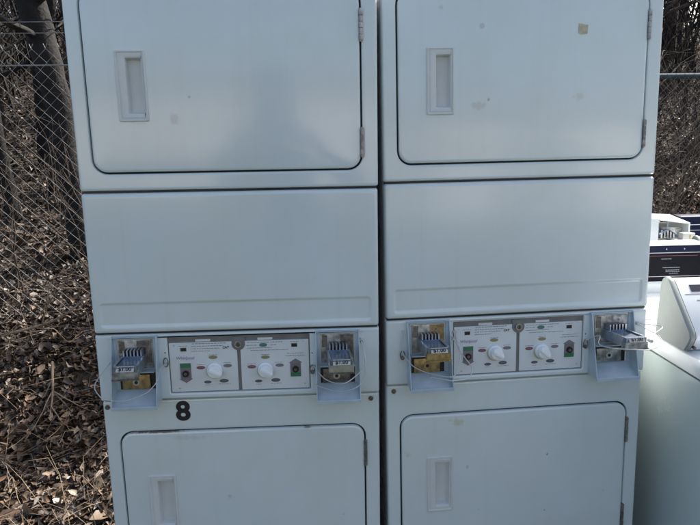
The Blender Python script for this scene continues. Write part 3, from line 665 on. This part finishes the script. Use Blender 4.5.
# ------------------------------------------------------------------ chain-link fences
def chain_link(name, A, B, zb, zt, label, pipe, strands, seed):
    """A, B: ends in plan. zb/zt: bottom/top of the fabric (world z)"""
    A = Vector(A); B = Vector(B); D = (B - A); Ln = D.length; D.normalize(); nrm = Vector((-D.y, D.x))
    root = empty(name, (A.x, A.y, 0), label, 'fence')
    rnd = random.Random(seed); dg = .078; nw = int(Ln / dg * 2); off = (-A.x, -A.y, 0); nz = int((zt - zb) / (dg / 2))
    mb = MB(off)
    for i in range(nw):
        pts = []
        for j in range(nz + 1):
            s = (i + ((i + j) % 2)) * dg / 2
            z = zt - j * dg / 2
            w = .0025 * (1 if ((i + j) % 2) else -1)
            sag = .006 * sin(s * 2.3 + seed) + .012 * mnoise.noise(Vector((s * 1.2, z * 1.5, seed)))
            bow = .03 * mnoise.noise(Vector((s * .9, z * 1.1, seed + 5)))
            p = A + D * (s + sag * .5) + nrm * (w + bow); pts.append((p.x, p.y, z + sag))
        p0 = pts[0]
        if i % 2: mb.tube(pts, .0013, 4, cap=False); continue
        pts.insert(0, (p0[0] + D.x * .012, p0[1] + D.y * .012, p0[2] + .028))          # twisted barb ends
        mb.tube(pts, .0013, 4, cap=False)
        mb.tube([(p0[0], p0[1], p0[2]), (p0[0] - D.x * .010, p0[1] - D.y * .010, p0[2] + .026)], .0019, 4, cap=False)
    mb.build('wire_mesh', M['galv'], root, sharp=None, fix=False)
    zr = zt - .085
    mb = MB(off); r = .0235 if pipe else .0042
    n = 14; mb.tube([(A.x + D.x * Ln * k / n, A.y + D.y * Ln * k / n + (.03 if pipe else .004), zr + (0 if pipe else -.004 * sin(pi * (k % 7) / 7))) for k in range(n + 1)], r, 10 if pipe else 5)
    mb.build('top_rail' if pipe else 'tension_wire', M['pipe'] if pipe else M['galv'], root)
    for zz in strands:
        mb = MB(off); mb.tube([(A.x + D.x * Ln * k / n, A.y + D.y * Ln * k / n, zz - .006 * sin(pi * k / n)) for k in range(n + 1)], .0022, 5)
        mb.build('strand', M['galv'], root)
    k = 0
    np_ = max(1, int(round(Ln / 3.0)))
    for k in range(np_ + 1):
        p = A + D * (Ln * k / np_); zt2 = max([zr + .04] + [s + .03 for s in strands]); g = H(p.x, p.y) - .25
        mb = MB(off); mb.tube([(p.x, p.y + .055, g), (p.x, p.y + .055, zt2)], .030, 12); mb.tube([(p.x, p.y + .055, zt2), (p.x, p.y + .055, zt2 + .02)], [.034, .012], 12)
        mb.build('post', M['pipe'], root)
    return root
chain_link('chain_link_fence', (-5.6, 2.30), (.45, 2.30), .02, 1.862, 'grey chain link fence with wire strands above it, behind the left dryer', False, (1.952, 2.012), 2)
chain_link('chain_link_fence', (.9, 3.72), (6.9, 3.72), .10, 1.90, 'chain link fence with a blue grey pipe top rail, behind the washers', True, (), 5)

# ------------------------------------------------------------------ trees and brush
def grow(mb, p, d, r, length, depth, rnd, sides, spread=.6, twist=.25, minr=.0022, up=.15, nb=(2, 4)):
    """a limb with side limbs"""
    n = 6 if depth > 0 else 4; pts = [p.copy()]; rad = [r]; dirs = [d.copy()]
    q = p.copy(); dd = d.copy()
    for k in range(n):
        dd = (dd + Vector((rnd.uniform(-1, 1), rnd.uniform(-1, 1), rnd.uniform(-1, 1) + up)) * twist).normalized()
        q = q + dd * (length / n); pts.append(q.copy()); dirs.append(dd.copy()); rad.append(max(minr, r * (1 - .62 * (k + 1) / n)))
    mb.tube(pts, rad, sides)
    if depth > 0:
        for _ in range(rnd.randint(*nb)):
            k = rnd.randint(2, n); ax = dirs[k].orthogonal().normalized(); ax.rotate(Matrix.Rotation(rnd.uniform(0, 2 * pi), 3, dirs[k]))
            nd = (dirs[k] + ax * rnd.uniform(spread * .6, spread * 1.6)).normalized()
            grow(mb, pts[k], nd, rad[k] * rnd.uniform(.5, .75), length * rnd.uniform(.45, .72), depth - 1, rnd, max(3, sides - 2), spread, twist, minr, up, nb)
def tree(x, y, path, rad, seed, label, m='bark', limbs=7, limb_len=1.6, depth=2, sides=10, group='bare trees on the bank'):
    """path: offsets of trunk spine from (x,y,ground)"""
    g = H(x, y) - .05; rnd = random.Random(seed)
    root = empty('bare_tree', (x, y, g), label, 'tree', group)
    pts = smooth_path([Vector(p) for p in path], 5); n = len(pts); mb = MB()
    rads = [rad[0] + (rad[1] - rad[0]) * (k / (n - 1)) + (.5 * rad[0] * max(0, 1 - k / 3.0) * .5) for k in range(n)]
    pts = [p + Vector((rnd.uniform(-1, 1), rnd.uniform(-1, 1), 0)) * rad[0] * .12 for p in pts]
    mb.tube(pts, rads, sides); mb.build('trunk', M[m], root, sharp=60, fix=False)
    mb = MB()
    for k in range(limbs):
        i = int(n * (.35 + .6 * (k + rnd.random()) / limbs)); i = min(i, n - 2)
        a = rnd.uniform(0, 2 * pi); d = Vector((cos(a), sin(a), rnd.uniform(.2, .9))).normalized()
        grow(mb, pts[i], d, rads[i] * rnd.uniform(.25, .5), limb_len * rnd.uniform(.7, 1.3), depth, rnd, 6, .6, .22, .004)
    mb.build('branches', M[m], root, sharp=60, fix=False)
    return root
def shrub(x, y, h, stems, seed, label, m, group, spread=.7, depth=2, r=.006):
    g = H(x, y) - .03; rnd = random.Random(seed); root = empty('bare_shrub', (x, y, g), label, 'shrub', group); mb = MB()
    for k in range(stems):
        a = rnd.uniform(0, 2 * pi); t = rnd.uniform(0, spread); d = Vector((cos(a) * t, sin(a) * t, 1)).normalized()
        grow(mb, Vector((rnd.uniform(-.12, .12), rnd.uniform(-.12, .12), 0)), d, r * rnd.uniform(.6, 1.3), h * rnd.uniform(.6, 1.1), depth, rnd, 4, .7, .22, .0014, .02, (2, 4))
    mb.build('stems', M[m], root, sharp=None, fix=False)
    return root

# big leaning trunk and its neighbours, left
tree(-1.30, 3.3, [(.02, 0, -.1), (-.03, 0, .75), (-.08, .0, 1.35), (-.16, .0, 1.8), (-.28, .0, 2.2), (-.75, .1, 3.3), (-1.0, .3, 4.6)], (.085, .115), 11, 'thick dark tree trunk leaning left behind the wire fence', 'bark', 6, 1.4, 2, 14)
tree(-1.10, 4.9, [(0, 0, -.1), (-.05, 0, 1.2), (.05, .1, 2.6), (.0, .1, 4.4)], (.10, .06), 12, 'slim brown trunk just right of the thick leaning trunk', 'bark2', 8, 1.3)
tree(-3.0, 4.6, [(0, 0, -.1), (-.1, 0, 1.3), (.1, .1, 3.0), (.0, .2, 4.8)], (.16, .10), 13, 'dark upright tree at the far left edge', 'bark', 8, 1.6)
tree(-2.7, 7.0, [(0, 0, -.1), (.1, 0, 1.5), (-.1, .1, 3.2), (.1, .2, 5.5)], (.12, .06), 14, 'straight tree far up the left bank', 'bark2', 9, 1.8)
tree(-1.75, 8.2, [(0, 0, -.1), (.1, 0, 1.5), (.2, .1, 3.2), (.1, .2, 5.5)], (.13, .06), 15, 'tree behind the left trunks with crossing limbs', 'bark', 9, 1.8)
tree(-4.4, 9.5, [(0, 0, -.1), (.1, 0, 1.5), (-.3, .1, 3.4), (-.4, .2, 5.5)], (.15, .06), 16, 'distant tree at the top left on the bank', 'bark', 9, 1.8)
tree(-2.30, 5.2, [(0, 0, -.1), (.05, 0, 1.3), (.22, .1, 2.6), (.3, .1, 4.2)], (.085, .05), 18, 'thin dark trunk leaning right at the left edge', 'bark', 9, 1.4)
tree(-2.05, 3.9, [(0, 0, -.1), (-.08, 0, 1.0), (-.05, .1, 2.0), (-.3, .1, 3.6)], (.06, .035), 19, 'crooked sapling left of the thick leaning trunk', 'bark', 9, 1.0)
tree(-1.45, 5.6, [(0, 0, -.1), (.12, 0, 1.0), (.10, .1, 2.2), (.35, .1, 4.2)], (.07, .04), 20, 'dark sapling close behind the thick leaning trunk', 'bark', 10, 1.3)
tree(-2.75, 5.0, [(0, 0, -.1), (.10, 0, 1.2), (.02, .1, 2.4), (.3, .1, 4.2)], (.10, .06), 21, 'dark tree at the left edge with rough low branches', 'bark', 12, 1.3)
tree(-1.95, 4.5, [(0, 0, -.1), (.05, 0, 1.2), (.16, .1, 2.4), (.0, .1, 4.2)], (.055, .03), 22, 'thin wavering trunk between the left edge and the leaning trunk', 'bark', 12, 1.1)
# hidden behind the dryers from here: its leaning limb throws the broad shade on the litter
tree(.95, 4.5, [(0, 0, -.1), (.1, 0, 1.3), (.5, 0, 2.35), (.93, .05, 3.0), (1.5, -.1, 3.6), (2.0, -.2, 4.1)], (.27, .20), 17, 'heavy leaning tree standing behind the two dryers', 'bark', 4, 1.0, 2)
for k, (x, y, s) in enumerate([(3.9, 6.3, .11), (4.9, 6.6, .08), (5.2, 8.6, .15), (6.6, 9.4, .12), (4.2, 10.0, .10), (6.4, 7.2, .14), (7.8, 11.5, .16), (5.6, 12.5, .13)]):
    r_ = random.Random(50 + k)
    tree(x, y, [(0, 0, -.1), (r_.uniform(-.2, .2), 0, 1.4), (r_.uniform(-.3, .3), .1, 2.9), (r_.uniform(-.4, .4), .2, 5.0)], (s, s * .5), 30 + k,
         ['slender tree nearest the right fence', 'thin sapling behind the right fence', 'stout brown tree on the right bank', 'tree midway up the right bank', 'narrow tree partly hidden by the right dryer', 'dark tree at the right frame edge', 'far tree high on the right bank', 'highest tree on the right bank'][k],
         'bark2' if k % 2 else 'bark', 10, 1.6)
gs = 'bare shrubs tangled along the fence'
pos_l = [(-1.55, 2.75), (-2.15, 3.1), (-1.0, 2.9), (-2.6, 3.9), (-1.7, 4.0), (-2.3, 5.3), (-3.3, 5.9), (-1.6, 6.0)]
desc_l = ['low bare shrub close behind the left fence', 'wiry shrub at the left edge of the fence', 'twiggy shrub at the foot of the leaning trunk', 'brown shrub left of the thick trunk', 'fine stemmed shrub between the left trunks', 'loose shrub up the left bank', 'pale shrub far at the left edge', 'shrub behind the slim brown trunk']
for k, (x, y) in enumerate(pos_l): shrub(x, y, .75 + .12 * k, 7, 100 + k, desc_l[k], 'bark2' if k % 3 else 'twig', gs)
pos_r = [(3.35, 4.2), (3.9, 4.3), (3.1, 4.7), (4.4, 4.9), (3.7, 5.2), (4.9, 5.7), (4.1, 6.0), (5.4, 6.3), (4.6, 7.2), (5.8, 7.6)]
desc_r = ['dense twiggy shrub hugging the right fence', 'thorny tangle at the right edge behind the fence', 'grey shrub just past the right dryer edge', 'reddish brown shrub at the right edge', 'arching shrub behind the right fence', 'tall thin shrub at the far right', 'brushy shrub up the right bank', 'leggy shrub beside the dark right tree', 'tangled shrub high on the right bank', 'faint shrub farthest up the right bank']
for k, (x, y) in enumerate(pos_r): shrub(x, y, 1.05 + .10 * k, 12, 200 + k, desc_r[k], ('twig', 'twigp', 'bark2')[k % 3], gs, .8)

# far brush that reads as one mass
mb = MB(); rnd = random.Random(77)
for k in range(1100):
    side = rnd.random() < .55; dist = rnd.uniform(8, 22)
    sl = rnd.uniform(-1.0, -.28) if side else rnd.uniform(.3, 1.0)
    x = CAM.x + sl * dist; y = dist + CAM.y; z = H(x, y, False) - .05
    hgt = rnd.uniform(1.0, 4.8) * (1.0 if dist > 12 else .5); th = rnd.uniform(.010, .035) * (1.4 if rnd.random() < .15 else 1)
    a = rnd.uniform(0, 2 * pi); d = Vector((cos(a) * .25, sin(a) * .25, 1)).normalized()
    grow(mb, Vector((x, y, z)), d, th, hgt, 1 if k % 3 else 2, rnd, 4, .7, .15, .005, .1, (3, 6))
mb.build('thicket', M['bark'], None, sharp=None, fix=False, kind='stuff', label='dark mass of bare saplings and brush high on the bank', category='brush')

# fallen branches on the litter
def fallen(pts, r, label, seed, m='wood'):
    p0 = pts[0]; root = MB((-p0[0], -p0[1], -H(p0[0], p0[1]))); rnd = random.Random(seed)
    P = [Vector((x, y, H(x, y) + h)) for x, y, h in pts]; P = smooth_path(P, 5); n = len(P)
    root.tube(P, [r * (1 - .6 * k / n) for k in range(n)], 7)
    for k in range(5):
        i = rnd.randint(2, n - 3); d = (P[i + 1] - P[i]).normalized(); d = (d + Vector((rnd.uniform(-.9, .9), rnd.uniform(-.9, .9), rnd.uniform(-.05, .5)))).normalized()
        grow(root, P[i], d, r * .45, .28, 1, rnd, 5, .6, .2, .0015, 0, (1, 3))
    o = root.build('fallen_branch', M[m], None, sharp=60, fix=False, label=label, category='branch', group='fallen branches on the leaf litter'); o.location = (p0[0], p0[1], H(p0[0], p0[1]))
fallen([(-2.05, 1.75, .05), (-1.6, 1.95, .07), (-1.2, 2.05, .10), (-.95, 2.1, .16), (-.75, 2.2, .30)], .011, 'long crooked branch lying across the foot of the left fence', 1)
fallen([(-.92, 1.78, .10), (-.86, 1.62, .06), (-.83, 1.5, .03)], .008, 'short pale curved stick lying on the leaves below the long branch', 2, 'twigp')
fallen([(-1.1, 1.35, .03), (-.95, 1.2, .05), (-.8, 1.12, .03)], .005, 'thin stick in the shaded leaves left of the dryer', 3)

# ------------------------------------------------------------------ leaf litter
def leaves(name, P, size, seed, tilt, label, dark=1.0):
    """P: (n,3) positions; each leaf a cupped blade of eight facets"""
    r = np.random.default_rng(seed); n = len(P)
    s = size[0] + (size[1] - size[0]) * r.random(n) ** 1.6
    base = np.array([(-.5, 0, 0), (-.22, .24, .05), (.10, .30, .08), (.34, .16, .05), (.55, 0, 0), (.30, -.18, .05), (.02, -.30, .08), (-.26, -.22, .05), (0, 0, -.03)])
    V = np.repeat(base[None], n, 0); V[:, :8, :] += r.normal(0, .045, (n, 8, 3))
    V[:, :, 1] *= r.uniform(.45, 1.15, (n, 1)); curl = r.normal(0, .9, (n, 1)); V[:, :, 2] += curl * (V[:, :, 0] ** 2) + r.normal(0, .9, (n, 1)) * (V[:, :, 1] ** 2)
    V *= s[:, None, None]
    yaw = r.uniform(0, 2 * pi, n); tx = r.normal(0, tilt, n); ty = r.normal(0, tilt, n)
    def rot(V, ang, i, j):
        c, s_ = np.cos(ang)[:, None], np.sin(ang)[:, None]; a = V[:, :, i].copy(); b = V[:, :, j].copy()
        V[:, :, i] = a * c - b * s_; V[:, :, j] = a * s_ + b * c
    rot(V, tx, 1, 2); rot(V, ty, 0, 2); rot(V, yaw, 0, 1)
    V += P[:, None, :]
    tri = np.array([(i, (i + 1) % 8, 8) for i in range(8)])
    F = (tri[None] + (np.arange(n) * 9)[:, None, None]).reshape(-1, 3)
    me = bpy.data.meshes.new(name); me.vertices.add(n * 9); me.vertices.foreach_set('co', V.reshape(-1)); me.loops.add(len(F) * 3); me.loops.foreach_set('vertex_index', F.reshape(-1).astype(np.int32))
    me.polygons.add(len(F)); me.polygons.foreach_set('loop_start', np.arange(0, len(F) * 3, 3, dtype=np.int32)); me.update(calc_edges=True)
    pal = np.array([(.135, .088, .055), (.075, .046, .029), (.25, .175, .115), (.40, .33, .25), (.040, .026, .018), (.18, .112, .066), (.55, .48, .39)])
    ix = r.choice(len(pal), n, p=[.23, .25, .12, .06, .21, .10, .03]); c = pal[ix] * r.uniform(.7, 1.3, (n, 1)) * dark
    c = c * np.where(P[:, :1] > .5, np.array([[2.1, 1.75, 1.4]]), 1.0) if dark < 1 else c  # left bank stays dimmer, its deep shade put into the tint
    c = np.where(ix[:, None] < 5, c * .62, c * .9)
    at = me.color_attributes.new('tint', 'FLOAT_COLOR', 'POINT'); cc = np.ones((n, 9, 4)); cc[:, :, :3] = c[:, None, :]; at.data.foreach_set('color', cc.reshape(-1))
    link(name, me, M['leaf'], sharp=70, kind='stuff', label=label, category='leaves')
rr_ = random.Random(5)
P1 = []
while len(P1) < 30000:
    y = .12 + 2.4 * rr_.random(); sl = rr_.uniform(-1.0, -.2); x = CAM.x + sl * (y + 1.43)
    if x > -.03 and y < .8: continue
    if mnoise.noise(Vector((x * 3.5, y * 3.5, 2))) < -.12 and rr_.random() < .75: continue
    P1.append((x, y, H(x, y) + .004 + .035 * rr_.random() ** 2))
leaves('leaf_litter', np.array(P1), (.020, .066), 1, .5, 'dry brown leaves covering the ground left of the dryers')
P2 = []
while len(P2) < 42000:
    left = rr_.random() < .5; y = 2.3 + 8.5 * rr_.random() ** 1.5
    if left: sl = rr_.uniform(-.95, -.27)
    else: sl = rr_.uniform(.28, .85)
    x = CAM.x + sl * (y + 1.43)
    P2.append((x, y, H(x, y) + .006 + .04 * rr_.random() ** 2))
leaves('leaf_litter', np.array(P2), (.022, .070), 2, .5, 'dead leaves over the bank beyond the fence', .55)  # leaf colours scaled down to paint in the shade under the trees
P3 = []
while len(P3) < 26000:
    x = rr_.uniform(-9, 10); y = .15 + 14 * rr_.random() ** 1.3
    if -.05 < x < 2.75 and y < 1.6: continue
    P3.append((x, y, H(x, y) + .006 + .04 * rr_.random() ** 2))
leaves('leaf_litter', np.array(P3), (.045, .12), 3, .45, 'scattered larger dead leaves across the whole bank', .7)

mb = MB(); rg = random.Random(31)
for k in range(2600):
    if k % 2: y = .2 + 2.6 * rg.random(); sl = rg.uniform(-1.0, -.2)
    else: y = 2.4 + 6 * rg.random() ** 1.4; sl = rg.uniform(-.9, -.28) if rg.random() < .5 else rg.uniform(.3, .8)
    x = CAM.x + sl * (y + 1.43)
    if x > -.05 and y < .85: continue
    a = rg.uniform(0, 2 * pi); L_ = rg.uniform(.06, .28); up = rg.uniform(0, .35) if k % 5 else rg.uniform(.5, 1.6); z = H(x, y) + .02; kx = rg.uniform(-.5, .5)
    mb.tube([(x, y, z), (x + cos(a) * L_ * .5, y + sin(a) * L_ * .5, z + L_ * up * .5 + .012), (x + cos(a + kx) * L_, y + sin(a + kx) * L_, z + L_ * up * .7)], [.0016, .0013, .0006], 3)
mb.build('dry_grass', M['twigp'], None, sharp=None, fix=False, kind='stuff', label='pale dry stalks and twigs lying among the dead leaves', category='dry grass')

# ------------------------------------------------------------------ behind the camera (seen only as a reflection in the enamel)
root = empty('storage_building', (-1, -17, G0), 'long pale metal storage building across the yard, behind the photographer', 'building')
mb = MB(); mb.box(-16, 17, -6, 0, 0, 3.35); mb.build('wall', mat('pale_siding', (.68, .62, .55), .7, var=.06, scale=3), root)
mb = MB(); mb.prism([(.35, 3.36), (.35, 3.48), (-3, 4.2), (-6.35, 3.48), (-6.35, 3.36)], -16.3, 17.3); mb.build('roof', mat('roof_metal', (.25, .27, .28), .5), root)
for x in (-11, 4, 9):
    mb = MB(); mb.box(x, x + 3, .002, .03, 0, 2.7)
    for k in range(9): mb.box(x, x + 3, .031, .045, .05 + k * .3, .07 + k * .3)
    mb.build('door', mat('door_metal', (.45, .43, .39), .5), root)

def make_person():
    """the photographer: standing, elbows out, holding a small camera in front of the face"""
    root = empty('person', (.40, -1.92, G0), 'person in a dark hooded jacket holding up a small camera, mirrored in the door', 'person')
    V = []; E = []; Rr = []
    def v(p, r, par=None):
        V.append(p); Rr.append(r if isinstance(r, tuple) else (r, r)); i = len(V) - 1
        if par is not None: E.append((par, i))
        return i
    pel = v((0, 0, .98), (.15, .11)); ab = v((0, .01, 1.15), (.145, .105), pel); ch = v((0, 0, 1.34), (.165, .115), ab); ut = v((0, -.01, 1.48), (.15, .095), ch)
    nk = v((0, .0, 1.56), .058, ut); hd0 = v((0, .02, 1.64), (.070, .080), nk); hd1 = v((0, .015, 1.74), (.074, .090), hd0); hd2 = v((0, .01, 1.81), (.055, .068), hd1)
    for s in (-1, 1):
        hip = v((s * .10, 0, .92), (.092, .09), pel); kn = v((s * .12, .02, .50), (.060, .062), hip); an = v((s * .13, -.01, .10), .043, kn); hl = v((s * .13, .04, .055), (.044, .04), an); v((s * .14, .17, .035), (.042, .028), hl)
        sh = v((s * .21, -.01, 1.45), (.085, .08), ut); el = v((s * .37, .10, 1.22), .062, sh); wr = v((.10 + s * .085, .30, 1.36), .029, el)
        pm = v((.10 + s * .065, .355, 1.385), (.036, .020), wr)
        for k in range(4):
            b0 = v((.10 + s * (.060 - .002 * k), .385, 1.405 - .020 * k), .0095, pm); b1 = v((.10 + s * .040, .405, 1.412 - .021 * k), .0088, b0); v((.10 + s * (.020 + .004 * (k % 2)), .400, 1.414 - .021 * k), .0078, b1)
        t0 = v((.10 + s * .055, .340, 1.365), .0105, pm); v((.10 + s * .030, .350, 1.358), .009, t0)
    me = bpy.data.meshes.new('body'); me.from_pydata(V, E, []); o = bpy.data.objects.new('body', me); COL.objects.link(o)
    bm = bmesh.new(); bm.from_mesh(me); lay = bm.verts.layers.skin.verify(); bm.verts.ensure_lookup_table()
    for i, vt in enumerate(bm.verts): vt[lay].radius = Rr[i]; vt[lay].use_root = (i == 0)
    bm.to_mesh(me); bm.free()
    sm = o.modifiers.new('s', 'SKIN'); sm.use_smooth_shade = True; ss = o.modifiers.new('u', 'SUBSURF'); ss.levels = 2; ss.render_levels = 2
    dg = bpy.context.evaluated_depsgraph_get(); me2 = bpy.data.meshes.new_from_object(o.evaluated_get(dg)); bpy.data.objects.remove(o)
    me2.name = 'body'; body = bpy.data.objects.new('body', me2); COL.objects.link(body); body.parent = root; me2.materials.clear()
    for m_ in (mat('skin', (.50, .33, .25), .55), mat('jacket_cloth', (.05, .06, .08), .85, bump=.3), mat('denim', (.06, .08, .13), .85, bump=.3), mat('boot_leather', (.06, .04, .03), .6)): me2.materials.append(m_)
    for p in me2.polygons:
        c = p.center; p.use_smooth = True
        p.material_index = 3 if c.z < .13 else 2 if c.z < .97 else 0 if (c.z > 1.555 or c.y > .315) else 1
    mb = MB()
    mb.tube([(0, -.03, 1.53), (0, -.035, 1.60), (0, -.03, 1.70), (0, -.02, 1.78), (0, -.02, 1.85), (0, -.03, 1.89)], [.16, .125, .122, .120, .095, .03], 20); mb.build('hood', bpy.data.materials['jacket_cloth'], root)
    for s in (-1, 1):
        mb = MB(); mb.tube([(s * .030, .098, 1.738), (s * .030, .104, 1.738)], [.011, .007], 10); mb.build('eye', M['black'], root)
        mb = MB(); mb.tube([(s * .076, .005, 1.70), (s * .088, -.004, 1.73), (s * .080, -.004, 1.755)], [.008, .013, .008], 8); mb.build('ear', bpy.data.materials['skin'], root)
    mb = MB(); mb.tube([(0, .100, 1.745), (0, .118, 1.715), (0, .106, 1.700)], [.008, .014, .010], 8); mb.build('nose', bpy.data.materials['skin'], root)
    mb = MB(); mb.tube([(-.024, .098, 1.672), (0, .104, 1.669), (.024, .098, 1.672)], [.003, .006, .003], 6); mb.build('mouth', mat('lips', (.35, .16, .14), .5), root)
    cm = empty('compact_camera', (.505, -1.535, 1.195), 'small silver compact camera held up in both hands of the person', 'camera')
    mb = MB(); mb.box(-.045, .045, -.012, .012, 0, .058, .004); mb.build('camera_body', M['silver'], cm)
    mb = MB(); mb.tube([(0, .012, .028), (0, .026, .028)], .020, 20); mb.build('lens', M['black'], cm)
make_person()
